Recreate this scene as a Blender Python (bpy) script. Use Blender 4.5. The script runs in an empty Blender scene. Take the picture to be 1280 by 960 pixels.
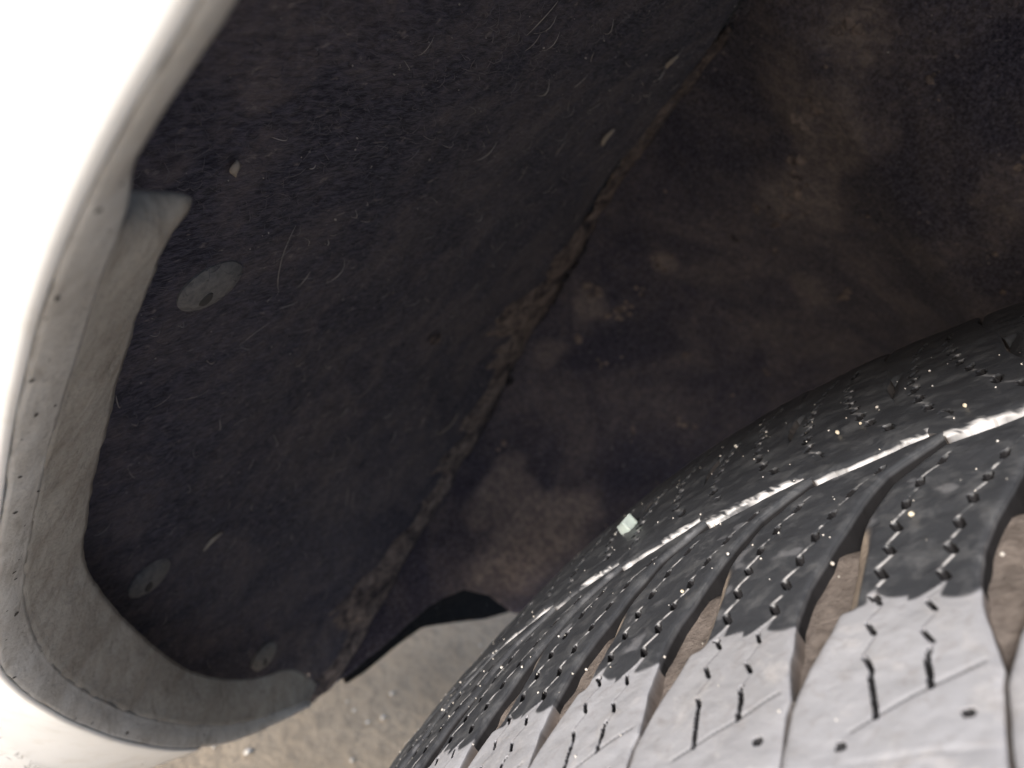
import bpy, math, random
import numpy as np
from mathutils import Matrix, Vector

# ------------------------------------------------------------------ camera, world, light
S = 1.14                       # model units (tyre radius .315) -> metres
R0 = 0.315                     # tyre radius in model units
ZO = R0 * S - 0.004            # axle height above the ground (tyre slightly flattened)
scene = bpy.context.scene
COL = scene.collection

cam_d = bpy.data.cameras.new('camera'); cam = bpy.data.objects.new('camera', cam_d); COL.objects.link(cam)
right = Vector((0.80950, 0.48580, 0.32969)); fwd = Vector((-0.28549, 0.81640, -0.50199)); up = Vector((-0.51303, 0.31224, 0.79957))
m = Matrix.Identity(4)
for i in range(3):
    m[i][0] = right[i]; m[i][1] = up[i]; m[i][2] = -fwd[i]
m.translation = Vector((-0.2806 * S, -0.142 * S, 0.225 * S + ZO))
cam.matrix_world = m
cam_d.sensor_width = 36; cam_d.lens = 36 * 967 / 1280
cam_d.clip_start = 0.004; cam_d.clip_end = 60
cam_d.dof.use_dof = True; cam_d.dof.focus_distance = 0.155; cam_d.dof.aperture_fstop = 19
scene.camera = cam

SUN_EL, SUN_AZ = math.radians(31), math.radians(195)      # azimuth clockwise from +Y
world = bpy.data.worlds.new('World'); scene.world = world; world.use_nodes = True
wn = world.node_tree.nodes; wl = world.node_tree.links
sky = wn.new('ShaderNodeTexSky'); sky.sky_type = 'NISHITA'; sky.sun_disc = False
sky.sun_elevation = SUN_EL; sky.sun_rotation = SUN_AZ; sky.air_density = 1.0; sky.dust_density = 2.6; sky.ozone_density = 1.2
wl.new(sky.outputs[0], wn['Background'].inputs[0]); wn['Background'].inputs[1].default_value = 0.15
sd = bpy.data.lights.new('sun', 'SUN'); so = bpy.data.objects.new('sun', sd); COL.objects.link(so)
sd.energy = 2.4; sd.angle = math.radians(16); sd.color = (1, 0.98, 0.965)
sv = Vector((math.sin(SUN_AZ) * math.cos(SUN_EL), math.cos(SUN_AZ) * math.cos(SUN_EL), math.sin(SUN_EL)))
so.rotation_euler = sv.to_track_quat('Z', 'Y').to_euler()
scene.view_settings.view_transform = 'Standard'; scene.view_settings.look = 'None'
scene.view_settings.exposure = 0.78; scene.view_settings.gamma = 1
scene.cycles.max_bounces = 6; scene.cycles.diffuse_bounces = 3; scene.cycles.glossy_bounces = 2

# ------------------------------------------------------------------ helpers
rng = np.random.default_rng(7)
random.seed(7)

def W(P):
    P = np.asarray(P, float) * S
    P[..., 2] += ZO
    return P

def cyl(th, y, r):
    th, y, r = np.broadcast_arrays(np.asarray(th, float), np.asarray(y, float), np.asarray(r, float))
    return np.stack([-r * np.sin(th), y, r * np.cos(th)], -1)

def link(name, me, mat=None, parent=None):
    o = bpy.data.objects.new(name, me); COL.objects.link(o)
    if mat is not None and me is not None and not me.materials: me.materials.append(mat)
    if parent is not None: o.parent = parent
    return o

def tag(o, label=None, cat=None, group=None, kind=None):
    if label: o['label'] = label
    if cat: o['category'] = cat
    if group: o['group'] = group
    if kind: o['kind'] = kind
    return o

def empty(name, loc=(0, 0, 0)):
    o = bpy.data.objects.new(name, None); COL.objects.link(o); o.location = loc
    o.empty_display_size = 0.02
    return o

def mesh(name, V, F, smooth=True, sharp=None, col=None):
    slot = None
    if col is not None and col.shape[1] == 5: slot = col[:, 4]; col = col[:, :4]
    V = np.ascontiguousarray(np.asarray(V, np.float32).reshape(-1, 3))
    me = bpy.data.meshes.new(name)
    if isinstance(F, np.ndarray):
        n, k = F.shape
        me.vertices.add(len(V)); me.vertices.foreach_set('co', V.ravel())
        me.loops.add(n * k); me.loops.foreach_set('vertex_index', F.astype(np.int32).ravel())
        me.polygons.add(n)
        me.polygons.foreach_set('loop_start', np.arange(0, n * k, k, dtype=np.int32))
        me.polygons.foreach_set('loop_total', np.full(n, k, np.int32))
        me.update(calc_edges=True)
        me.validate()
    else:
        me.from_pydata(V.tolist(), [], F); me.update()
    if col is not None:
        a = me.color_attributes.new('mask', 'FLOAT_COLOR', 'POINT')
        c = np.ones((len(V), 4), np.float32); c[:, :col.shape[1]] = col
        a.data.foreach_set('color', c.ravel())
    if slot is not None:
        a = me.attributes.new('slot', 'FLOAT', 'POINT'); a.data.foreach_set('value', np.ascontiguousarray(slot, np.float32))
    me.polygons.foreach_set('use_smooth', np.full(len(me.polygons), smooth))
    if sharp: me.set_sharp_from_angle(angle=math.radians(sharp))
    return me

def grid_faces(nu, nv, off=0):
    i, j = np.meshgrid(np.arange(nu - 1), np.arange(nv - 1), indexing='ij')
    a = i * nv + j + off
    return np.stack([a, a + nv, a + nv + 1, a + 1], -1).reshape(-1, 4)

def vnoise(shape_pts, scale, seed, octv=3):
    """smooth value noise on 2-D/3-D points, -1..1"""
    P = np.asarray(shape_pts, float) * scale
    d = P.shape[-1]; out = np.zeros(P.shape[:-1]); amp = 1; tot = 0
    for o in range(octv):
        q = np.floor(P).astype(np.int64); f = P - q; f = f * f * (3 - 2 * f)
        acc = np.zeros(P.shape[:-1])
        for c in range(2 ** d):
            h = np.full(P.shape[:-1], seed * 7919 + o * 104729, np.int64); wgt = np.ones(P.shape[:-1])
            for k in range(d):
                b = (c >> k) & 1
                h = (h ^ ((q[..., k] + b) * (73856093, 19349663, 83492791)[k])) * 1103515245 + 12345
                h &= 0x7fffffff
                wgt = wgt * (f[..., k] if b else 1 - f[..., k])
            h = (h ^ (h >> 13)) * 1274126177 & 0x7fffffff
            acc += wgt * ((h % 10007) / 5003.0 - 1)
        out += amp * acc; tot += amp; amp *= .5; P = P * 2.03
    return out / tot

def sstep(a, b, x):
    t = np.clip((x - a) / (b - a), 0, 1); return t * t * (3 - 2 * t)

def spl(pts, n, closed=False):
    """Catmull-Rom resample (centripetal enough for our traces)"""
    P = np.asarray(pts, float); k = len(P)
    d = np.r_[0, np.cumsum(np.linalg.norm(np.diff(P, axis=0), axis=1) ** .5)]
    t = np.linspace(0, d[-1], n); out = np.zeros((n, P.shape[1]))
    m = np.gradient(P, d, axis=0)
    i = np.clip(np.searchsorted(d, t, side='right') - 1, 0, k - 2)
    h = (d[i + 1] - d[i])[:, None]; u = ((t - d[i]))[:, None] / h
    return (2*u**3-3*u**2+1)*P[i] + (u**3-2*u**2+u)*h*m[i] + (-2*u**3+3*u**2)*P[i+1] + (u**3-u**2)*h*m[i+1]

# ------------------------------------------------------------------ materials
class Mat:
    def __init__(s, name):
        s.m = bpy.data.materials.new(name); s.m.use_nodes = True
        s.n = s.m.node_tree.nodes; s.l = s.m.node_tree.links
        s.b = s.n['Principled BSDF']; s.tc = s.n.new('ShaderNodeTexCoord')
    def noise(s, scale, detail=4, rough=.6, dist=0, stretch=None, seed=0):
        t = s.n.new('ShaderNodeTexNoise'); t.inputs['Scale'].default_value = scale
        t.inputs['Detail'].default_value = detail; t.inputs['Roughness'].default_value = rough
        t.inputs['Distortion'].default_value = dist
        mp = s.n.new('ShaderNodeMapping'); mp.inputs['Location'].default_value = (seed * 1.7, seed * .9, seed * 2.3)
        if stretch: mp.inputs['Scale'].default_value = stretch
        s.l.new(s.tc.outputs['Object'], mp.inputs[0]); s.l.new(mp.outputs[0], t.inputs['Vector'])
        return t.outputs[0]
    def ramp(s, src, a, b, lo=0., hi=1.):
        r = s.n.new('ShaderNodeMapRange'); r.clamp = True
        s.l.new(src, r.inputs[0])
        for k, v in zip((1, 2, 3, 4), (a, b, lo, hi)): r.inputs[k].default_value = v
        return r.outputs[0]
    def mix(s, f, a, b):
        x = s.n.new('ShaderNodeMix'); x.data_type = 'RGBA'
        for sock, v in ((x.inputs[0], f), (x.inputs[6], a), (x.inputs[7], b)):
            if isinstance(v, (int, float)): sock.default_value = v
            elif isinstance(v, tuple): sock.default_value = (*v, 1)
            else: s.l.new(v, sock)
        return x.outputs[2]
    def math(s, op, a, b):
        x = s.n.new('ShaderNodeMath'); x.operation = op
        for sock, v in ((x.inputs[0], a), (x.inputs[1], b)):
            if isinstance(v, (int, float)): sock.default_value = v
            else: s.l.new(v, sock)
        return x.outputs[0]
    def mask(s):
        a = s.n.new('ShaderNodeVertexColor'); a.layer_name = 'mask'
        sp = s.n.new('ShaderNodeSeparateColor'); s.l.new(a.outputs[0], sp.inputs[0]); return list(sp.outputs[:3]) + [a.outputs[1]]
    def bump(s, h, dist, strength=1):
        b = s.n.new('ShaderNodeBump'); b.inputs['Distance'].default_value = dist; b.inputs['Strength'].default_value = strength
        s.l.new(h, b.inputs['Height'])
        prev = s.b.inputs['Normal'].links
        if prev: s.l.new(prev[0].from_socket, b.inputs['Normal'])
        s.l.new(b.outputs[0], s.b.inputs['Normal'])
    def set(s, **k):
        for key, v in k.items():
            sock = s.b.inputs[{'color': 'Base Color', 'rough': 'Roughness', 'metal': 'Metallic', 'coat': 'Coat Weight',
                               'sheen': 'Sheen Weight', 'spec': 'Specular IOR Level', 'trans': 'Transmission Weight', 'ior': 'IOR',
                               'coatr': 'Coat Roughness', 'sheenr': 'Sheen Roughness'}[key]]
            if isinstance(v, (int, float)): sock.default_value = v
            elif isinstance(v, tuple): sock.default_value = (*v, 1)
            else: s.l.new(v, sock)
        return s

def make_materials():
    D = {}
    # white car paint, dusty
    M = Mat('white_paint'); f = M.ramp(M.noise(90, 3, .7), .5, .8)
    M.set(color=M.mix(f, (.80, .80, .79), (.68, .66, .62)), rough=.35, coat=.3); D['paint'] = M.m
    # painted lip, grimy
    M = Mat('grimy_white_paint')
    f = M.ramp(M.noise(60, 6, .65, .4), .38, .75); g = M.ramp(M.noise(420, 4, .6, 0, None, 3), .62, .75)
    st = M.ramp(M.noise(150, 5, .7, 1.2, (1, 1, .4), 14), .50, .72, 0, .6); c = M.mix(f, (.64, .62, .585), (.44, .405, .36)); c = M.mix(st, c, (.24, .21, .175)); c = M.mix(M.math('MULTIPLY', g, .55), c, (.16, .14, .12))
    M.set(color=c, rough=.55); M.bump(M.noise(700, 4), .0003); D['lip'] = M.m
    # inner flange
    M = Mat('dusty_flange')
    f = M.ramp(M.noise(45, 6, .65, .5), .35, .7); g = M.ramp(M.noise(260, 5, .65, 0, (1, 1, .35), 5), .56, .74)
    st = M.ramp(M.noise(130, 5, .7, 1.2, (1, 1, .4), 15), .48, .72, 0, .6); c = M.mix(f, (.43, .405, .365), (.27, .24, .205)); c = M.mix(st, c, (.17, .145, .12)); c = M.mix(M.math('MULTIPLY', g, .6), c, (.13, .115, .10))
    M.set(color=c, rough=.75); M.bump(M.noise(500, 5), .0005); D['flange'] = M.m
    # felt liner
    def felt(name, dust_lo, dust_hi, dustc, seed):
        M = Mat(name)
        a = M.ramp(M.noise(15 if seed else 26, 5, .66, .6, None, seed), dust_lo, dust_hi)
        b = M.ramp(M.noise(230, 5, .75, .5, None, seed + 2), .42, .72)
        k = M.noise(900, 3, .7, .3, (1, .35, 1), seed + 4)
        fl = M.ramp(M.noise(420, 3, .6, .3, (1, .6, 1), seed + 11), .63, .74, 0, .8)
        c = M.mix(M.ramp(k, .38, .68), (.0165, .0163, .027), (.086, .080, .108))
        if seed: a = M.math('MAXIMUM', M.math('MULTIPLY', a, .38), M.mask()[0])
        c = M.mix(M.math('MULTIPLY', M.math('MULTIPLY', a, M.math('ADD', M.math('MULTIPLY', b, .7), .3)), .85), c, dustc)
        c = M.mix(fl, c, (.20, .175, .175)); M.set(color=c, rough=.95, spec=.15, sheen=.06, sheenr=.5)
        M.bump(k, .0009, .9)
        return M.m
    D['felt'] = felt('liner_felt', .44, .62, (.150, .125, .128), 0)
    D['felt_mud'] = felt('muddy_liner_felt', .42, .62, (.34, .28, .25), 9)
    M = Mat('dried_mud_on_fold'); f = M.noise(240, 7, .7, .6)
    g = M.noise(75, 4, .7, .8, None, 3); M.set(color=M.mix(M.ramp(g, .36, .58), (.036, .032, .037), M.mix(M.ramp(f, .32, .68), (.10, .082, .078), (.30, .238, .212))), rough=.95, spec=.2)
    M.bump(f, .0015); D['fold'] = M.m
    M = Mat('dark_plastic_gap_shade'); f = M.noise(300, 5)
    M.set(color=M.mix(M.ramp(f, .4, .7), (.006, .006, .007), (.020, .018, .017)), rough=.95, spec=.1); D['dark'] = M.m
    M = Mat('clip_plastic'); f = M.noise(500, 5, .65)
    M.set(color=M.mix(M.ramp(f, .35, .7), (.10, .098, .10), (.19, .182, .178)), rough=.75); M.bump(f, .0003); D['clip'] = M.m
    M = Mat('pin_plastic'); f = M.noise(500, 3); M.set(color=M.mix(f, (.025, .024, .026), (.055, .052, .052)), rough=.8); D['pin'] = M.m
    # tread rubber : mask r = wet, g = tan mud, b = wet glints painted pale
    M = Mat('tread_rubber'); r, g, b, al = M.mask(); at = M.n.new('ShaderNodeAttribute'); at.attribute_name = 'slot'; sl = M.ramp(at.outputs['Fac'], .04, .16)
    n1 = M.noise(55, 3, .65, .3); n2 = M.noise(900, 2, .6); n3 = M.noise(170, 5, .65, .4, None, 4)
    wetc = M.mix(M.ramp(n3, .48, .72), (.055, .058, .065), (.125, .128, .134))
    dry = M.mix(M.ramp(n1, .3, .7), (.40, .405, .435), (.325, .325, .342))
    dry = M.mix(M.ramp(n3, .55, .75, 0, .6), dry, (.54, .515, .505)); dry = M.mix(M.ramp(M.noise(330, 4, .7, .6, None, 21), .52, .74, 0, .6), dry, (.25, .235, .23))
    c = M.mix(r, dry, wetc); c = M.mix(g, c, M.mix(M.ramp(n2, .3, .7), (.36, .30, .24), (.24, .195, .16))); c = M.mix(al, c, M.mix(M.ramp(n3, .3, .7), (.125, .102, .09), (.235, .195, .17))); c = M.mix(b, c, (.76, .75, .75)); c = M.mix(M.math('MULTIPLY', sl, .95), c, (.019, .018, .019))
    rw = M.ramp(n3, .35, .7, .36, .58)
    rr = M.mix(r, (.75, .75, .75), rw); rr = M.mix(g, rr, (.9, .9, .9)); rr = M.mix(al, rr, (.85, .85, .85)); rr = M.mix(sl, rr, (.9, .9, .9))
    M.set(color=c, rough=rr, spec=M.math('MULTIPLY', M.ramp(r, 0, 1, .2, .5), M.ramp(sl, 0, 1, 1, .12))); M.bump(n2, .00012, .8); D['rubber'] = M.m
    # groove floor
    M = Mat('muddy_groove_shade'); f = M.noise(420, 7, .7, .5); h = M.noise(60, 5, .6, .2, None, 8)
    c = M.mix(M.ramp(f, .3, .7), (.13, .108, .095), (.27, .23, .205)); c = M.mix(M.ramp(h, .62, .8), c, (.36, .31, .26)); c = M.mix(M.mask()[0], (.022, .021, .022), c)  # mask turns the deep zone near black: groove shadow painted in
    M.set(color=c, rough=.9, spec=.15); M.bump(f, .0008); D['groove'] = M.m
    M = Mat('sidewall_rubber'); f = M.noise(200, 5); M.set(color=M.mix(f, (.03, .03, .03), (.08, .078, .075)), rough=.7); D['side'] = M.m
    # ground
    M = Mat('concrete'); f = M.noise(9, 8, .65, .3); h = M.noise(70, 7, .7); k = M.noise(420, 4, .6)
    c = M.mix(M.ramp(f, .35, .68), (.34, .265, .185), (.45, .36, .26)); c = M.mix(M.ramp(h, .48, .70, 0, .8), c, (.20, .165, .125))
    c = M.mix(M.ramp(k, .6, .75, 0, .5), c, (.5, .47, .42))
    M.set(color=c, rough=.9); M.bump(h, .004); D['ground'] = M.m
    M = Mat('sand_grain'); oi = M.noise(900, 2); M.set(color=M.mix(M.ramp(oi, .3, .7), (.75, .73, .70), (.5, .45, .38)), rough=.35, spec=.6); D['grain'] = M.m
    M = Mat('yellow_pebble'); M.set(color=M.mix(M.noise(900), (.62, .52, .36), (.75, .68, .55)), rough=.5); D['pebble'] = M.m
    M = Mat('tempered_glass'); M.set(color=(.86, .97, .92), rough=.07, trans=.55, ior=1.5); D['glass'] = M.m
    M = Mat('lint'); f = M.noise(60, 3); M.set(color=M.mix(M.ramp(f, .35, .65), (.15, .145, .15), (.45, .41, .38)), rough=.9); D['lint'] = M.m
    M = Mat('fuzz'); f = M.noise(40, 3); M.set(color=M.mix(M.ramp(f, .35, .65), (.050, .050, .070), (.17, .155, .165)), rough=.95); D['fuzz'] = M.m
    M = Mat('dry_straw'); f = M.noise(500, 4); M.set(color=M.mix(f, (.20, .17, .145), (.38, .33, .28)), rough=.85); D['straw'] = M.m
    M = Mat('mud_fleck'); f = M.noise(600, 4); M.set(color=M.mix(f, (.05, .047, .04), (.14, .13, .115)), rough=.9); D['fleck'] = M.m
    M = Mat('grime'); f = M.noise(600, 4); M.set(color=M.mix(f, (.03, .026, .023), (.075, .065, .056)), rough=.9); D['grime'] = M.m
    return D
MT = make_materials()

# ------------------------------------------------------------------ ground
def ground():
    n = 60
    g = np.sign(np.linspace(-1, 1, n)) * np.abs(np.linspace(-1, 1, n)) ** 3 * 30
    X, Y = np.meshgrid(g, g, indexing='ij')
    Z = vnoise(np.stack([X, Y], -1), 6, 3) * .002
    o = link('ground', mesh('ground', np.stack([X, Y + .2, Z], -1), grid_faces(n, n)), MT['ground'])
    tag(o, kind='structure')
    # loose grit lying on it
    bm_v, bm_f = [], []
    for _ in range(520):
        x = rng.uniform(-.95, .05); y = rng.uniform(-.1, 1.1); s = rng.uniform(.0008, .0026) * (1.6 if rng.random() < .08 else 1)
        add_pebble(bm_v, bm_f, np.array([x, y, s * .5 + .001]), s)
    o = link('loose_grit', mesh('loose_grit', np.array(bm_v), bm_f), MT['grain'])
    tag(o, 'pale grit scattered over the tan concrete ground', 'grit', kind='stuff')

PH = (1 + 5 ** .5) / 2
ICO_V = np.array([(-1, PH, 0), (1, PH, 0), (-1, -PH, 0), (1, -PH, 0), (0, -1, PH), (0, 1, PH), (0, -1, -PH), (0, 1, -PH), (PH, 0, -1), (PH, 0, 1), (-PH, 0, -1), (-PH, 0, 1)]) / 1.902
ICO_F = [(0, 11, 5), (0, 5, 1), (0, 1, 7), (0, 7, 10), (0, 10, 11), (1, 5, 9), (5, 11, 4), (11, 10, 2), (10, 7, 6), (7, 1, 8), (3, 9, 4), (3, 4, 2), (3, 2, 6), (3, 6, 8), (3, 8, 9), (4, 9, 5), (2, 4, 11), (6, 2, 10), (8, 6, 7), (9, 8, 1)]
def add_pebble(V, F, c, s):
    k = len(V)
    q = ICO_V * (s * rng.uniform(.65, 1.15, (12, 1))) * rng.uniform(.7, 1.2, 3)
    V.extend((q + c).tolist()); F.extend([tuple(i + k for i in f) for f in ICO_F])
ground()

# ------------------------------------------------------------------ fender
# every trace below lies on a cylinder round the wheel axle: (angle from the top, y across the car)
E0 = [(.60, -.112), (.80, -.1105), (.962, -.1083), (.981, -.1069), (1.011, -.1059), (1.046, -.1043), (1.082, -.1022), (1.113, -.1000), (1.156, -.0971), (1.215, -.0932),
      (1.265, -.0905), (1.321, -.0875), (1.390, -.0830), (1.433, -.0773), (1.481, -.0691), (1.534, -.0588), (1.616, -.0397), (1.688, -.0179), (1.738, .0042), (1.771, .0278), (1.792, .0461)]
E1 = [(.60, -.1055), (.80, -.1045), (.968, -.1034), (.986, -.1020), (1.010, -.1013), (1.0345, -.1004), (1.0448, -.0988), (1.055, -.0975), (1.065, -.0966), (1.099, -.0940), (1.134, -.0913), (1.177, -.0887), (1.217, -.0864), (1.268, -.0837),
      (1.307, -.0819), (1.348, -.0793), (1.400, -.0740), (1.459, -.0657), (1.517, -.0549), (1.588, -.0387), (1.663, -.0167), (1.726, .0078), (1.765, .031), (1.790, .048)]
E1F = [(1.0645, -.0966)] + E1[9:]
E2 = [(1.0735, -.0905), (1.0745, -.0860), (1.0770, -.0823), (1.083, -.0806), (1.090, -.0808), (1.102, -.0805), (1.120, -.0794), (1.145, -.0772), (1.187, -.0740), (1.237, -.0700), (1.265, -.0684), (1.322, -.0648), (1.364, -.0622),
      (1.424, -.0530), (1.502, -.0383), (1.573, -.0230), (1.625, -.0100), (1.682, .0102), (1.712, .0251), (1.733, .0391), (1.766, .0502), (1.798, .0580)]
NF = 260
def fender():
    root = empty('front_fender', W(cyl(1.5, -.09, .385)).tolist())
    inv = Matrix.Translation(-root.location)
    def part(name, V, nu, nv, mat, thick=0, sharp=None, parent=root):
        me = mesh(name, V, grid_faces(nu, nv), True, sharp); me.transform(inv)
        o = link(name, me, mat, parent)
        if thick:
            md = o.modifiers.new('thickness', 'SOLIDIFY'); md.thickness = thick; md.offset = 0
        return o
    def jag(t, amp, seed): return vnoise(np.stack([t * 1.0, t * 0 + seed], -1), 1, seed) * amp
    e0 = spl(E0, NF); e1 = spl(E1, NF)
    tt = np.linspace(0, NF / 9., NF)
    # outer skin: starts as a rounded hem on the edge, then flares away from the wheel
    ns = 26
    V = np.zeros((NF, ns, 3))
    low = sstep(1.36, 1.66, e0[:, 0])                     # lower end tucks under the car
    d = np.r_[0, np.geomspace(.0012, .26, ns - 1)]
    for k in range(ns):
        rr = .385 + d[k] * (1 - .6 * low)
        hem = .0010 * (1 - np.exp(-d[k] / .0008))
        dk = d[k] * (1 - .6 * low)
        y = e0[:, 1] - hem - low * dk * .55 - (1 - low) * -.003 * (1 - np.exp(-d[k] / .05))
        V[:, k] = cyl(e0[:, 0] + low * dk * 2.4, y, rr)
    cut = e0[:, 0] < 1.705
    nk = int(cut.sum())
    sk = part('outer_panel', W(V[:nk]), nk, ns, MT['paint'])
    md = sk.modifiers.new('thickness', 'SOLIDIFY'); md.thickness = .0009; md.offset = -1
    # light return lip E0 -> E1
    nl = 9; V = np.zeros((NF, nl, 3))
    ta = np.linspace(e0[0, 0], e0[-1, 0], NF)
    y0 = np.interp(ta, e0[:, 0], e0[:, 1]); y1 = np.interp(ta, e1[:, 0], e1[:, 1])
    for k in range(nl):
        s = k / (nl - 1)
        r = .385 + .002 * s - .0004 * math.sin(math.pi * min(1, s * 1.15)) + jag(tt * 3 + k, .00015, 5)
        V[:, k] = cyl(ta, y0 + (y1 - y0) * s + (jag(tt * 4, .0004, 11) if k == 0 else 0), r)
    part('edge_return', W(V), NF, nl, MT['lip'], .0009)
    # inner flange E1 -> E2 : grimy, with a rounded tab at its upper end
    a1 = spl(E1F, NF); a2 = spl(E2, NF)
    # pair the two rails by arc fraction, blended to angle further down
    nl = 14; V = np.zeros((NF, nl, 3))
    f = np.linspace(0, 1, NF)
    for k in range(nl):
        s = k / (nl - 1)
        Pm = a1 * (1 - s) + a2 * s
        if k == 0: Pm = Pm - np.array([0, .0003])
        if k in (0, nl - 1): Pm = Pm + np.stack([f * 0, jag(tt * 3, .00025, 21 + k)], -1)
        r = .3870 + (.393 - .3870) * s ** .8 - .0008 * math.sin(math.pi * s) + jag(tt * 2 + 3 * s, .0003, 31)
        V[:, k] = cyl(Pm[:, 0], Pm[:, 1], r)
    part('inner_flange', W(V), NF, nl, MT['flange'], .0010)
    # dirt: chips on the skin, grime specks on the lip
    fv, ff, gv, gf = [], [], [], []
    def blot(Vl, Fl, c, nrm, s, asp=1.):
        nrm = Vector(nrm).normalized(); t = nrm.orthogonal().normalized(); b = nrm.cross(t)
        a0 = rng.uniform(0, 6.28); k = len(Vl); n = 9
        Vl.append((Vector(c) + nrm * s * .22).to_tuple())
        for q in range(n):
            a = q / n * 6.283; rr = s * rng.uniform(.6, 1.1)
            v = t * (math.cos(a) * rr * asp) + b * (math.sin(a) * rr); v = Matrix.Rotation(a0, 3, nrm) @ v
            Vl.append((Vector(c) + v - nrm * s * .05).to_tuple())
        for q in range(n): Fl.append((k, k + 1 + q, k + 1 + (q + 1) % n))
    for _ in range(170):
        i = int(rng.integers(int(NF * .66), nk - 2)); dd = float(rng.uniform(.001, .05)) if rng.random() < .8 else float(rng.uniform(.05, .12))
        rr = .385 + dd; lo = low[i]; dd = dd * (1 - .6 * lo); rr = .385 + dd
        hem = .0010 * (1 - math.exp(-dd / .0008))
        y = e0[i, 1] - hem - lo * dd * .55 - (1 - lo) * -.003 * (1 - math.exp(-dd / .05))
        c = W(cyl(e0[i, 0] + lo * dd * 2.4, y, rr)); nrm = cyl(e0[i, 0], 0, .5 * lo) * -1 + np.array([0, -1, 0])
        blot(fv, ff, c, nrm, float(rng.choice([.0005, .0008, .0012, .0019], p=[.3, .3, .27, .13])))
    for _ in range(45):
        i = int(rng.integers(20, NF - 10)); s = rng.uniform(0, 1)
        th = ta[i]; y = y0[i] + (y1[i] - y0[i]) * s
        r = .385 + .002 * s - .0004 * math.sin(math.pi * min(1, s * 1.15)) - .0005
        blot(gv, gf, W(cyl(th, y, r)), -cyl(th, 0, 1.), float(rng.choice([.0002, .0004, .0007], p=[.55, .35, .1])), 1.6)
    for V_, F_, nm, mt, lb in ((fv, ff, 'mud_flecks', 'fleck', 'grey mud flecks spattered on the white paint'), (gv, gf, 'grime_specks', 'grime', 'dark grime specks on the grey return lip')):
        me = mesh(nm, np.array(V_), F_); me.transform(inv); o = link(nm, me, MT[mt], root); o['kind'] = 'stuff'; o['label'] = lb
    tag(root, 'white painted fender edge with grimy grey return lip round the wheel arch', 'fender')
fender()

# ------------------------------------------------------------------ wheel arch liner
CT = np.array([-.5, .2, .6, .8, .9, .984, 1.037, 1.084, 1.173, 1.29, 1.418, 1.52, 1.639, 1.714, 1.762, 1.827, 1.873, 1.895, 1.93])
CY = np.array([.05, .05, .05, .058, .075, .0987, .1277, .1456, .1739, .2008, .2130, .2112, .2020, .1753, .1470, .1242, .0984, .0799, .066])
PHI = math.radians(30)
def crease_y(th): return np.interp(th, CT, CY)
def liner_r(th, y):
    P = np.stack([th * .41, y], -1)
    return .41 + vnoise(P, 22, 41, 3) * .0022 + vnoise(P, 90, 42, 2) * .0005
def wall_pt(th, w, off=0.):
    P = np.stack([th * .41, w + 0 * th], -1)
    bump = vnoise(P, 18, 51, 3) * .004 + vnoise(P, 110, 52, 3) * .0011
    y = crease_y(th) + w * math.sin(PHI) + .002 + bump * math.cos(PHI) * sstep(0, .02, w)
    r = .41 + .004 - w * math.cos(PHI) + off + bump * math.sin(PHI)
    return cyl(th, y, r)
LINER = empty('wheel_arch_liner', W(cyl(1.5, 0., .41)).tolist())
LINV = Matrix.Translation(-LINER.location)
def lpart(name, V, nu, nv, mat, thick=0, sharp=None, lside=-1, col=None):
    me = mesh(name, V, grid_faces(nu, nv), True, sharp, col); me.transform(LINV)
    o = link(name, me, mat, LINER)
    if thick:
        md = o.modifiers.new('thickness', 'SOLIDIFY'); md.thickness = thick; md.offset = lside
    return o
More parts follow.
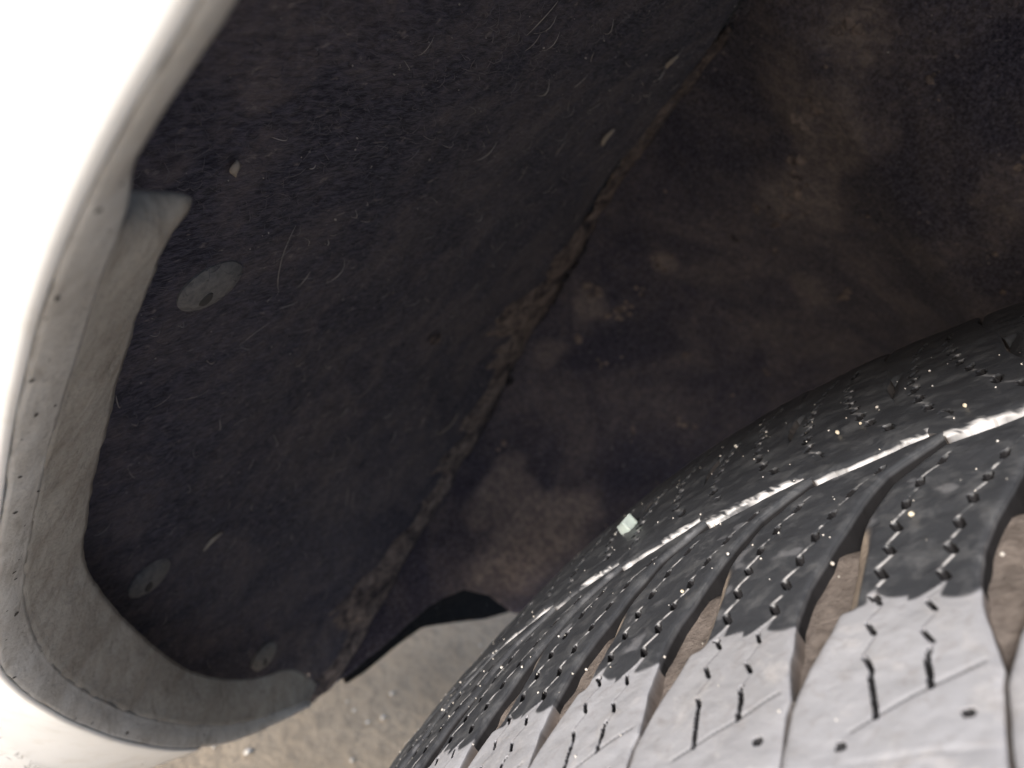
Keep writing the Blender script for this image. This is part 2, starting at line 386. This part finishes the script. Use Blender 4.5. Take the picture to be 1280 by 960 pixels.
def liner():
    # outer shell: the felt skin facing the tread, from under the fender lip to the fold
    nu, nv = 420, 170
    BY = np.array([-.10, -.0507, -.0256, .0092, .0437, .0740, .0785, .0800, .0978, .1174, .1464, .22]); BT = np.array([1.48, 1.574, 1.666, 1.745, 1.800, 1.845, 1.885, 1.903, 1.911, 1.920, 1.928, 1.93])
    a = np.linspace(0, 1, nu); b = np.linspace(0, 1, nv)
    V = np.zeros((nu, nv, 3))
    for j in range(nv):
        # lines of constant fraction between lip and fold; end angle set by the torn lower edge
        te = 1.8
        for _ in range(60): te += .15 * (float(np.interp(-.078 + (float(crease_y(te)) + .078) * b[j], BY, BT)) - te)
        th = -.5 + (te + .5) * a ** .75
        th = th + sstep(.985, 1, a) * vnoise(np.array([[j * .35, 0.]]), 1, 77)[0] * .006
        y = -.078 - .022 * sstep(1.25, .9, th) + (crease_y(th) + .078 + .022 * sstep(1.25, .9, th)) * b[j]
        r = liner_r(th, y) + .004 * sstep(.93, 1, b[j])
        V[:, j] = cyl(th, y, r)
    lpart('outer_shell', W(V), nu, nv, MT['felt'], .002)
    # inner wall, muddy, from the fold towards the middle of the car
    nu, nv = 380, 150
    wv = np.linspace(0, 1, nv) ** 1.3 * .30
    WE = np.interp(wv, [0, .008, .017, .023, .029, .036, .044, .059, .075, .09, .3], [1.895, 1.883, 1.867, 1.847, 1.827, 1.815, 1.803, 1.807, 1.823, 1.82, 1.75])
    V = np.zeros((nu, nv, 3)); a = np.linspace(0, 1, nu)
    for j in range(nv):
        th = -.5 + (WE[j] + .5) * a ** .8
        w0 = np.interp(th, [1.05, 1.28, 1.33, 1.45, 1.50, 1.55, 1.63, 1.67, 1.90], [0, .002, .009, .007, .001, .008, .007, .001, 0])
        V[:, j] = wall_pt(th, np.maximum(wv[j], w0))
    TH = -.5 + (WE[None, :] + .5) * (a ** .8)[:, None]; WW = wv[None, :] + 0 * TH
    P2 = np.stack([TH * .41, WW], -1); md = np.zeros(TH.shape)
    for bt, bw, br, am in ((1.745, .072, .034, 1.0), (1.70, .035, .02, .8), (1.00, .045, .026, .75), (1.07, .065, .022, .8), (1.40, .025, .016, .8), (1.28, .044, .009, .9), (.95, .03, .015, .8), (1.16, .11, .016, .5), (1.5, .02, .015, .6), (.9, .1, .02, .5)):
        md = np.maximum(md, am * sstep(1.15, .35, np.hypot((TH - bt) * .41, WW - bw) / br + .55 * vnoise(P2, 60, 88, 3)))
    c4 = np.zeros((TH.size, 4)); c4[:, 0] = md.ravel()
    lpart('inner_wall', W(V), nu, nv, MT['felt_mud'], .002, col=c4)
    # dark lower lip behind the wall's torn bottom edge
    ly = np.array([.055, .0874, .0969, .1134, .1342, .1649, .1901, .2256, .2646, .3091, .36]); lt = np.array([1.90, 1.930, 1.955, 1.958, 1.969, 1.976, 1.987, 2.034, 2.087, 2.134, 2.178])
    nu, nv = 30, 120; V = np.zeros((nu, nv, 3)); yy = np.linspace(.118, .36, nv)
    te = np.interp(yy, ly, lt)
    for j in range(nv):
        th = np.linspace(1.72, te[j], nu); V[:, j] = cyl(th, yy[j], .425 + .003 * np.sin(np.linspace(0, 9, nu)))
    lpart('lower_lip', W(V), nu, nv, MT['dark'], .003)
    # rolled fold between shell and wall, caked with brown mud, open in places
    nu, nv = 300, 12; th = np.linspace(1.02, 1.885, nu); V = np.zeros((nu, nv, 3))
    wd = np.interp(th, [1.02, 1.12, 1.16, 1.22, 1.28, 1.34, 1.44, 1.50, 1.53, 1.60, 1.66, 1.69, 1.72, 1.78, 1.83, 1.90],
                       [.001, .0045, .005, .0022, .003, .013, .016, .010, .005, .011, .012, .006, .011, .013, .012, .006])
    wd = 3.2 * wd * (1 + .8 * vnoise(np.stack([th * 40, th * 0], -1), 1, 61, 4))
    for k in range(nv):
        s = k / (nv - 1)
        y = crease_y(th) - wd * (1 - s) + .0015
        r = .4112 - .0042 * math.sin(math.pi * .62 * s) * (wd / .04) ** .5 + vnoise(np.stack([th * 60, th * 0 + s * 4], -1), 1, 63) * .0012
        V[:, k] = cyl(th, y, r)
    o = lpart('fold_ridge', W(V), nu, nv, MT['fold'], .0015); o['label'] = 'mud caked fold running down the liner'
    # dark sheet added behind the open fold, standing in for the gap's shade
    nu, nv = 160, 8; th = np.linspace(-.5, 1.86, nu); V = np.zeros((nu, nv, 3))
    for k in range(nv):
        V[:, k] = cyl(th, crease_y(th) - .03 * sstep(1.8, 1.6, th) + (.14 * k / (nv - 1)) * (1 - .5 * sstep(1.6, 1.8, th)), .4185)
    lpart('gap_shade_sheet', W(V), nu, nv, MT['dark'], .002)
    # push clips: shallow domed heads with a centre pin
    for th, y, rad, lb in ((1.2153, -.0384, .0074, 'upper round push clip'), (1.5237, -.0195, .0074, 'lower round push clip'), (1.7516, .0432, .0068, 'half buried push clip near the bottom hook')):
        rl = float(liner_r(np.array(th), np.array(y)))
        n = 40; prof_ = [(0, .0010), (.35, .0010), (.62, .00075), (.86, .0004), (1, -.0002), (1, -.002)]
        V = []; F = []
        nrm = -cyl(th, 0, 1.); T = np.array([-math.cos(th), 0, -math.sin(th)]); Y = np.array([0, 1., 0]); c = cyl(th, y, rl - .0008)
        for pr, h in prof_[1:]:
            for q in range(n):
                al = q / n * 6.28318; V.append(c + (T * math.cos(al) + Y * math.sin(al)) * rad * pr + nrm * h)
        for rg in range(len(prof_) - 2):
            for q in range(n): F.append((rg * n + q, rg * n + (q + 1) % n, (rg + 1) * n + (q + 1) % n, (rg + 1) * n + q))
        F.append(tuple(range(n - 1, -1, -1)))
        me = mesh('push_clip', W(np.array(V)), F, True, 35); me.transform(LINV)
        o = link('push_clip', me, MT['clip'], LINER); o['label'] = lb
        V = []; F = []; n = 16
        cc = c + T * rad * .30 + Y * rad * .12 * (-1)
        for pr, h in ((.20, .0012), (.26, .0007)):
            for q in range(n):
                al = q / n * 6.28318; V.append(cc + (T * math.cos(al) * 1.3 + Y * math.sin(al) * .8) * rad * pr + nrm * h)
        F = [tuple(range(n))] + [(q, (q + 1) % n, n + (q + 1) % n, n + q) for q in range(n)]
        me = mesh('centre_pin', W(np.array(V)), F, True, 35); me.transform(LINV); link('centre_pin', me, MT['pin'], o)
    tag(LINER, 'black felt wheel arch liner with mud caked fold and round push clips', 'liner')
liner()

# lint, fuzz and debris on the liner
def tube(V, F, P, r, sides=3):
    P = np.asarray(P, float); k0 = len(V); n = len(P)
    T = np.gradient(P, axis=0)
    for i in range(n):
        t = Vector(T[i]).normalized(); a = t.orthogonal().normalized(); b = t.cross(a)
        ri = r * (1 - .6 * abs(2 * i / (n - 1) - 1) ** 3)
        for q in range(sides):
            al = q / sides * 6.28318; V.append((Vector(P[i]) + a * (math.cos(al) * ri) + b * (math.sin(al) * ri)).to_tuple())
    for i in range(n - 1):
        for q in range(sides):
            F.append((k0 + i * sides + q, k0 + i * sides + (q + 1) % sides, k0 + (i + 1) * sides + (q + 1) % sides, k0 + (i + 1) * sides + q))
def debris():
    def strand(th, y, ln, ang, curl, lift, n=5):
        s = np.linspace(-.5, .5, n); a = ang + curl * s
        dx = np.cos(a) * ln / n; dy = np.sin(a) * ln / n
        x = np.cumsum(dx); yy = np.cumsum(dy)
        t = th + (x - x.mean()) / .41; y2 = y + (yy - yy.mean())
        return t, y2, liner_r(t, y2) - .0008 - lift * (1 - (2 * s) ** 2)
    V, F = [], []
    for _ in range(12000):
        th = rng.uniform(.95, 1.88); y = rng.uniform(-.09, float(crease_y(th)))
        t, y2, r = strand(th, y, rng.uniform(.0015, .006), rng.normal(1.3, .9), rng.normal(0, 1.2), rng.uniform(0, .0012), 4)
        tube(V, F, W(cyl(t, y2, r)), rng.uniform(.00005, .00011))
    o = link('felt_fuzz', mesh('felt_fuzz', np.array(V), F), MT['fuzz'], None)
    tag(o, 'fine grey fuzz all over the black felt liner', 'fuzz', kind='stuff')
    V, F = [], []
    for _ in range(300):
        th = rng.uniform(1.0, 1.86); y = rng.uniform(-.06, float(crease_y(th)) - .01)
        t, y2, r = strand(th, y, abs(rng.normal(.004, .003)) + .0015, rng.uniform(0, 6.28), rng.normal(0, .9), rng.uniform(0, .0015), 6)
        tube(V, F, W(cyl(t, y2, r)), rng.uniform(.00007, .00015))
    for th, y, ln, an, cu in ((1.3877, -.0168, .008, .6, 2.2), (1.5279, .07, .009, 1.6, .8), (1.584, .0805, .016, .2, .5), (1.0513, .0899, .012, .1, .2), (1.21, -.02, .03, .3, .7)):
        t, y2, r = strand(th, y, ln, an, cu, .001, 8); tube(V, F, W(cyl(t, y2, r)), .00016)
    o = link('lint_fibres', mesh('lint_fibres', np.array(V), F), MT['lint'])
    tag(o, 'pale lint fibres caught on the black felt liner', 'lint', kind='stuff')
    # small dry flakes that show singly
    def flake(th, y, ln, wd, ang, label, name='dry_leaf_flake', mat='straw', cat='leaf'):
        n = 9; V = []; F = []
        for i in range(n):
            s = i / (n - 1) - .5; h = wd * max(.02, (1 - (2 * s) ** 2)) * (1 + .4 * s)
            for q in (-1, 0, 1):
                a = s * ln; b_ = q * h * .5
                t = th + (a * math.cos(ang) - b_ * math.sin(ang)) / .41; y2 = y + a * math.sin(ang) + b_ * math.cos(ang)
                V.append(cyl(t, y2, float(liner_r(np.array(t), np.array(y2))) - .0016 - (.0006 if q == 0 else 0)))
        me = mesh(name, W(np.array(V)), grid_faces(n, 3))
        o = link(name, me, MT[mat]); md = o.modifiers.new('t', 'SOLIDIFY'); md.thickness = .0003
        return tag(o, label, cat)
    flake(1.5182, .0034, .0085, .0028, 2.1, 'pale dry leaf flake on the felt beside the lower push clip')
    flake(1.1342, .1071, .009, .0035, .45, 'tan dried mud flake on the liner left of the fold', 'mud_flake', 'straw', 'mud flake')
    flake(1.0511, .0899, .006, .003, .45, 'small tan dried mud flake near the top of the liner', 'mud_flake', 'straw', 'mud flake')
    flake(1.3823, .0972, .008, .006, 1.2, 'brown crumbly flake in the middle of the felt', 'mud_flake', 'fold', 'mud flake')
    flake(1.1253, -.0521, .0035, .0022, .3, 'tiny pale fleck stuck to the liner near the upper clip', 'mud_flake', 'straw', 'mud flake')
    V, F = [], []
    t, y2, r = strand(1.5669, .1552, .021, 1.95, .15, .002, 8); tube(V, F, W(cyl(t, y2, r)), .0004, 5)
    tag(link('grass_straw', mesh('grass_straw', np.array(V), F), MT['straw']), 'thin brown grass straw lying across the liner by the fold', 'straw')
    # pale crumbs of dust
    V, F = [], []
    for _ in range(1500):
        th = rng.uniform(.9, 1.87); sz = min(.0005, abs(rng.normal(0, .00011)) + .00008)
        if rng.random() < .5:
            y = rng.uniform(-.08, float(crease_y(th))); c = W(cyl(np.array(th), np.array(y), liner_r(np.array(th), np.array(y)) - .0006))
        else: c = W(wall_pt(np.array(th), np.array(rng.uniform(.005, .16))))
        add_pebble(V, F, c, sz)
    o = link('dust_crumbs', mesh('dust_crumbs', np.array(V), F), MT['lint'])
    tag(o, 'tiny pale dust crumbs scattered over the liner', 'dust', kind='stuff')
    # mud clods sticking to the inner wall
    V, F = [], []
    spots = [(1.0975, .0724, .0032), (1.0694, .0633, .0035), (1.0173, .0437, .004), (1.1777, .0633, .003), (1.2779, .0437, .004), (.9451, .0302, .004), (1.3782, .0256, .005), (1.1336, .1206, .004), (1.05, .055, .005), (1.12, .07, .003)]
    for _ in range(90): spots.append((rng.uniform(.85, 1.8), rng.uniform(.01, .15), abs(rng.normal(0, .0014)) + .0006))
    for th, w, s in spots:
        for q in range(4 if s > .0025 else 1):
            t = th + rng.normal(0, s * .6) / .41; w2 = max(.004, w + rng.normal(0, s * .6)); c = W(wall_pt(np.array(t), np.array(w2)))
            nrm = np.array([math.sin(t) * .5, -.85, -math.cos(t) * .5]); k = len(V); sz = s * rng.uniform(.4, .8)
            qv = ICO_V * (sz * rng.uniform(.7, 1.2, (12, 1))); qv = qv - np.outer(qv @ nrm, nrm) * .72
            V.extend((qv + c).tolist()); F.extend([tuple(i + k for i in f) for f in ICO_F])
    o = link('mud_clods', mesh('mud_clods', np.array(V), F, False), MT['fold'])
    tag(o, 'dried mud clods stuck to the muddy inner wall of the liner', 'mud', kind='stuff')
debris()

# ------------------------------------------------------------------ tyre
TH0, DTH, PITCH = 1.1476, 2 * math.pi / 92, 21.4          # block pitch, mm
DEPTH = 7.0
def prof(v):                                                # radius (model m) at v mm across the tread
    v = np.asarray(v, float)
    sh = np.clip(np.abs(v + 7) - 73.5, 0, None)
    return R0 - (v / 1000) ** 2 / 1.0 - (sh ** 2 / 16 + sh * .10) / 1000
LV = np.array([-90, -84, -71, -69, -62, -55, -49, -42, -36, -31, -24, -18, -14, -10]); LU = np.array([-.0, -.0, .012, .03, -.02, -.03, .0, .10, .20, .27, .43, .72, .86, .98])
RV = np.array([-90, -84, -71, -69.5, -65, -60, -56, -50, -42, -38, -34, -29, -24, -20, -16, -10]); RU = np.array([.028, .028, .040, .055, .11, .20, .255, .27, .285, .32, .38, .48, .66, .84, .95, 1.05])
S1V = np.array([-73.5, -71, -66, -62, -58, -52, -46, -38, -30, -24]); S1U = np.array([.48, .47, .43, .43, .45, .46, .50, .55, .68, .86])
S2V = np.array([-71, -64, -58, -54, -45, -35, -28, -22]); S2U = np.array([.73, .72, .74, .80, .87, 1.03, 1.18, 1.40])
def tri(x): return 2 * np.abs(2 * (x - np.floor(x + .5))) - 1
def sipe(v, sv, su, ph):
    amp = .034 * sstep(-69, -64, v) * (.55 + .45 * sstep(-30, -45, v))
    return np.interp(v, sv, su) + amp * tri(v / 5.0 + ph)
def tread_map(u, v, h): return cyl(TH0 - u * DTH, v / 1000, prof(v) + h / 1000)

def block_mesh(n, far, nw, nv, seed, detail=True):
    """one tread block between lateral grooves n and n+1. (near half, or mirrored far half)"""
    w = np.linspace(0, 1, nw); t = np.linspace(0, 1, nv)
    Wg, Tg = np.meshgrid(w, t, indexing='ij')
    vtop = -20.5 + 6.0 * Wg
    vn = -86 + (vtop + 86) * Tg
    Lr = np.interp(vn, LV, LU) + 1; Rr = np.interp(vn, RV, RU)
    if far: Lr = Rr + 1 - .055
    Ug = Rr + (Lr - Rr) * Wg
    edge = np.minimum(Wg, 1 - Wg) * (Lr - Rr) * PITCH                         # mm to the side grooves
    jit = vnoise(np.stack([Ug + n * 3.1, vn * .25], -1), 1, seed + (5 if far else 0), 2)
    Ug = Ug + .010 * jit * (np.abs(Wg - .5) > .499)                            # slightly ragged side edges
    if far: V = -16.6 + 4.6 * Wg + (vtop - vn) * 1.22 + 1.0 * vnoise(np.stack([(Ug + n) * 11, vn * 0], -1), 1, 17, 3) * np.exp((vn - vtop) / 2.)
    else: V = vn
    P2 = np.stack([(Ug + n) * PITCH, V], -1)
    h = vnoise(P2, .12, 71, 3) * .35 + vnoise(P2, .7, 72, 2) * .04
    etop = (vtop - vn)
    h -= .35 * np.exp(-np.minimum(edge, etop) / .35)
    col = np.zeros(Ug.shape + (5,))
    if detail:
        zz = vn
        tanm = np.zeros_like(h); dust = np.zeros_like(h)  # dust holds the wet glints, painted as pale colour
        # sipes: zig-zag slots, alternately wide open and nearly shut
        near_sipe = np.full(h.shape, 9.); slot = np.zeros_like(h)
        for sv, su, ph, lo, hi in ((S1V, S1U, .12 * math.sin(n * 2.7), -73.5, -23.5), (S2V, S2U, .35 + .12 * math.sin(n * 4.1), -70.8, -21.5)):
            c = sipe(zz, sv, su, ph); du = (Ug - c) * PITCH
            du = du * .80                                                     # slots are slanted: true distance is shorter
            leg = -np.sin((zz / 5.0 + ph) * 2 * math.pi)
            rag = vnoise(P2, .9, 81 + seed % 5, 2)
            opn = np.where(zz > -65.5, sstep(.10, .50, leg), 1.)
            wid = np.where(zz > -56, .10 + .21 * opn, .04 + .04 * opn) + .03 * rag
            inr = sstep(lo - .2, lo + .3, zz) * sstep(hi + .2, hi - .5, zz) * (1 - .5 * sstep(-34, -24, zz))
            prof_ = sstep(wid + .12, wid - .08, np.abs(du)) * inr
            h -= prof_ * (.10 + 3.0 * opn)
            slot = np.maximum(slot, sstep(wid + .22, wid + .0, np.abs(du)) * inr * np.maximum(opn * np.where(zz < -56, .5, 1.), .10 * sstep(-55, -57, zz)))
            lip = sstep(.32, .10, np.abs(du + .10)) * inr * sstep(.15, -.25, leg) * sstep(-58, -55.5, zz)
            dust = np.maximum(dust, lip * sstep(-.25, .35, rag + .2 * sstep(-30, -48, zz)) * (.5 if far else .68))  # pale dashes between the open slots: painted wet glints
            near_sipe = np.minimum(near_sipe, np.abs(du))
        if not far:
            # shallow moulded lines on the shoulder, pin holes
            vh = -74.6 + (Ug - .36) / .60 * 6.6
            q_ = sstep(.33, .37, Ug) * sstep(.99, .95, Ug); h -= .14 * sstep(.34, .10, np.abs(zz - vh)) * q_; slot = np.maximum(slot, .105 * sstep(.40, .15, np.abs(zz - vh)) * q_)
            h -= .08 * sstep(.6, .1, np.abs(zz + 78.4 - (Ug - .6) * .6)) * sstep(.30, .40, Ug) * sstep(1.02, .95, Ug)
            for hu, hv in ((.32, -76.3), (.88, -74.2)):
                d = np.hypot((Ug - hu) * PITCH, zz - hv); h -= 2.0 * sstep(.55, .3, d); slot = np.maximum(slot, sstep(.62, .35, d) * .9)
        # chamfer on the trailing edge, filled with tan mud
        ch = sstep(2.3, 1.5, edge) * (Wg < .5) * sstep(-56.6, -55.8, zz) * sstep(-39, -46, zz)
        chw = np.clip(1 - edge / 2.2, 0, 1) * sstep(-36, -48, zz) * sstep(-57.2, -55.6, zz) * (Wg < .5)
        h -= 1.5 * chw
        tanm = np.maximum(tanm, sstep(.05, .25, chw))
        # where the tread touches the road it is wet and black; the shoulder stays dry and grey
        vb = -56.2 + 1.6 * vnoise(P2, .16, 91, 2) + 2.6 * np.exp(-(near_sipe / .75) ** 2) + 1.3 * np.exp(-edge / .7) - 1.0 * (Ug > .62)
        wet = sstep(-.35, .35, zz - vb) if not far else np.ones_like(h)
        pt = vnoise(P2, .20, 93 + seed % 3, 3); dry_spot = sstep(.38, .60, pt) * .30
        wet = wet * (1 - dry_spot * (0 if far else 1))
        dust = dust * wet * (1 - slot); col[..., 4] = slot  # dust: the painted wet glints, kept to the wet blocks
        col[..., 0] = wet; col[..., 1] = tanm * wet if not far else 0; col[..., 2] = np.maximum(dust, sstep(.25, .6, vnoise(P2, 1.3, 19, 2) + .9 * np.exp(-etop / .8) - .25) * sstep(1.7, .3, etop) * (vnoise(np.stack([(Ug + n) * 1.7, vn * 0], -1), 1, 23, 1) > -.25)) if far else dust  # far rows add the centre streak's painted highlight along the edge
    else:
        col[..., 0] = sstep(-56.8, -56.2, vn) if not far else 1
    top = tread_map(Ug + n, V, h).reshape(-1, 3)
    faces = [grid_faces(nw, nv)]
    if not far: faces[0] = faces[0][:, ::-1]
    cols = [col.reshape(-1, 5)]; verts = [top]; base = nw * nv
    idx = np.arange(nw * nv).reshape(nw, nv)
    loop = np.r_[idx[:-1, 0], idx[-1, :-1], idx[1:, -1][::-1], idx[0, 1:][::-1]]
    lu = (Ug + n).reshape(-1)[loop]; lv = V.reshape(-1)[loop]; lh = h.reshape(-1)[loop]
    seg = np.r_[np.zeros(nw - 1), np.ones(nv - 1), np.full(nw - 1, 2), np.full(nv - 1, 3)]    # shoulder end, u+ side, centre end, u- side
    ou = np.where(seg == 1, 1., np.where(seg == 3, -1., 0.)); ov = np.where(seg == 2, 1., np.where(seg == 0, -1., 0.)) * (-1 if far else 1)
    prev = loop; k = len(loop)
    lowcol = np.zeros((k, 5)); lowcol[:, 0] = .95; lowcol[:, 3] = .5
    rg = vnoise(np.stack([lu * 6, lv * .4], -1), 1, seed + 3, 2)
    for lev, (fr, of) in enumerate(((.06, .02), (.22, .06), (.42, .12), (.72, .22), (1.05, .35))):
        upz = sstep(-44, -34, lv) * sstep(-17, -22, lv) if not far else 0 * lv
        vv = lv + ov * of * 1.2; uu = lu + ou * of * np.where(seg == 3, 1 + 4.5 * upz, 1.) / PITCH
        hh = lh * (1 - fr) - DEPTH * fr
        pt = tread_map(uu, vv, hh)
        c = lowcol.copy()
        if far:                                                             # centre groove wall, its bright wet highlight painted pale
            m2 = seg == 2; c[m2, 3] = 0
            c[m2, 2] = np.clip([1.0, 1.0, .85, .45, .1][lev] + 1.1 * rg[m2] - .15 - (.35 if n < 0 else 0), 0, 1); c[m2, 1] = [.0, .0, .3, .6, .8][lev]
        m3 = seg == 3
        if not far and detail:
            tm = sstep(-40, -47, lv) * sstep(-57, -55.5, lv); c[m3, 1] = np.maximum(tm[m3] * .8, [.05, .2, .45, .7, .9][lev])
            dryw = lv < -57
            c[m3, 3] = [.3, .9, 1, 1, 1][lev]; c[(seg == 1), 3] = [0, .0, .0, .2, 1][lev]; c[(seg == 1), 4] = [.05, .3, .3, .3, .3][lev] * (lv[seg == 1] > -57); c[m3 & dryw, 0] = [.15, .5, .8, .9, .9][lev]; c[(seg == 1) & dryw, 0] = [.5, .9, .9, .9, .9][lev]; c[(seg == 1) & dryw, 3] = [.5, .9, 1, 1, 1][lev]  # u+ walls go dark through slot: groove shade put into the colour
            c[(seg == 0), 0] = 0
        verts.append(pt); cols.append(c)
        cur = base + np.arange(k); nx = np.roll(np.arange(k), -1)
        q = np.stack([prev, cur, cur[nx], prev[nx]], -1)
        faces.append(q[:, ::-1] if far else q); prev = cur; base += k
    return W(np.concatenate(verts)), np.concatenate(faces), np.concatenate(cols)

def tyre():
    AX = (0, 0, ZO)
    root = empty('tyre', AX); inv = Matrix.Translation((0, 0, -ZO))
    # carcass: groove floor and two sidewalls
    nseg = 276
    def rev(name, prf, mat, n=nseg, rough=0, mud=None):  # mud: mask, 0 where the groove floor's shadow is painted black
        prf = np.asarray(prf, float); th = np.linspace(0, 2 * math.pi, n + 1)
        rr = prf[None, :, 1] + 0 * th[:, None]; yy = prf[None, :, 0] + 0 * th[:, None]
        if rough: rr = rr + vnoise(np.stack([np.sin(th)[:, None] * 300 * .315 + yy * 0, yy * 1000], -1), .25, 5, 2) * rough
        me = mesh(name, W(cyl(th[:, None] + 0 * rr, yy, rr)), grid_faces(n + 1, len(prf)), True, None, None if mud is None else np.tile(np.stack([mud] * 4, -1), (n + 1, 1))); me.transform(inv)
        return link(name, me, mat, root)
    vs = np.linspace(-83, 70, 110)
    rev('groove_floor', np.stack([vs / 1000, prof(vs) - (2.4 + 4.2 * sstep(-41, -34, vs) * sstep(2, -9, vs)) / 1000], -1), MT['groove'], 1380, .0005, sstep(-33, -40, vs) + sstep(-2, 6, vs))  # mud stops in the deep part, where the groove's shadow is painted black
    for sgn, y0, y1 in ((-1, -.083, -.098), (1, .070, .084)):
        r0 = float(prof(np.array(y0 * 1000))) - 2.4 / 1000
        o = rev('sidewall', spl([(y0, r0), (y0 + sgn * .007, r0 - .012), (y1, r0 - .040), (y1 - sgn * .004, r0 - .07), (y1 - sgn * .022, r0 - .105)], 24), MT['side'])
    hi = range(-8, 6)
    for n in hi:
        for far in (False, True):
            nw, nv = (44, 120) if far else ((84, 280) if n >= -3 else (60, 200))
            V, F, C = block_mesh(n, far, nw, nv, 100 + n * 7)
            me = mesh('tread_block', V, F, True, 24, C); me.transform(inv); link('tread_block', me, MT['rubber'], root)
    lows = []
    for far in (False, True):
        V, F, C = block_mesh(0, far, 8, 24, 5, False); me = mesh('tread_block', V, F, True, 50, C); me.transform(inv); me.materials.append(MT['rubber']); lows.append(me)
    for n in range(6, 84):
        for me in lows:
            o = bpy.data.objects.new('tread_block', me); COL.objects.link(o); o.parent = root; o.rotation_euler = (0, n * DTH, 0)
    tag(root, 'worn black winter tyre, wet siped tread and dry grey dusty shoulder', 'tyre')

    # sand on the tread
    V, F = [], []
    for _ in range(260):
        u = rng.uniform(-5, 5); v = rng.uniform(-58, 45) if rng.random() < .85 else rng.uniform(-82, -58)
        s = min(.0008, abs(rng.normal(0, .00014)) + .00009) * (1.5 if rng.random() < .04 else 1)
        P2 = np.array([[u * PITCH, v]]); h = float(vnoise(P2, .12, 71, 3)[0]) * .35
        fr = u - math.floor(u)
        c = W(tread_map(np.array(u), np.array(v), np.array(h + .05)))
        add_pebble(V, F, c, s)
    o = link('sand_grains', mesh('sand_grains', np.array(V), F), MT['grain'])
    tag(o, 'tiny pale sand grains sprinkled over the tyre tread', 'sand', kind='stuff')
tyre()

# ------------------------------------------------------------------ single finds on the tread
def finds():
    def frame(u, v):
        th = TH0 - u * DTH; n = Vector((-math.sin(th), 0, math.cos(th))); y = Vector((0, 1, 0)); return n, y, n.cross(y)
    # cube of broken tempered glass
    u, v = -.62, 7.5
    c = Vector(W(tread_map(np.array(u), np.array(v), np.array(1.25))).tolist()); n, y, t = frame(u, v)
    import bmesh
    bm = bmesh.new(); bmesh.ops.create_cube(bm, size=1)
    for vt in bm.verts: vt.co = Vector((vt.co.x * .0043, vt.co.y * .0038, vt.co.z * .0028)) + Vector(rng.normal(0, .00032, 3).tolist())
    bmesh.ops.bevel(bm, geom=bm.edges[:] , offset=.00028, segments=2, affect='EDGES', profile=.6)
    bmesh.ops.subdivide_edges(bm, edges=bm.edges[:], cuts=1)
    for vt in bm.verts: vt.co += Vector(rng.normal(0, .00006, 3).tolist())
    me = bpy.data.meshes.new('glass_fragment'); bm.to_mesh(me); bm.free()
    o = link('glass_fragment', me, MT['glass'])
    rot = Matrix((t, y, n)).transposed().to_4x4() @ Matrix.Rotation(.5, 4, 'Z') @ Matrix.Rotation(.25, 4, 'Y')
    o.matrix_world = Matrix.Translation(c) @ rot
    tag(o, 'small pale green cube of broken glass resting on the tyre tread', 'glass fragment')
    for u, v, s, lb in ((2.95, -8., .00055, 'tiny yellow pebble on the tread near the right edge'), (1.92, 1., .00062, 'larger of two cream pebbles side by side on the far tread'),
                        (2.12, 1.2, .00045, 'smaller of two cream pebbles side by side on the far tread'), (.96, -40.6, .00045, 'cream grain beside the groove on a wet tread block'), (2.63, -39.5, .0005, 'yellowish grain in the middle of the rightmost wet block')):
        V, F = [], []
        add_pebble(V, F, np.zeros(3), s * 1.15)
        o = link('pebble', mesh('pebble', np.array(V), F), MT['pebble']); md = o.modifiers.new('s', 'SUBSURF'); md.levels = md.render_levels = 1
        o.location = W(tread_map(np.array(u), np.array(v), np.array(.35))).tolist(); tag(o, lb, 'pebble', 'pebbles stuck on the tread')
finds()
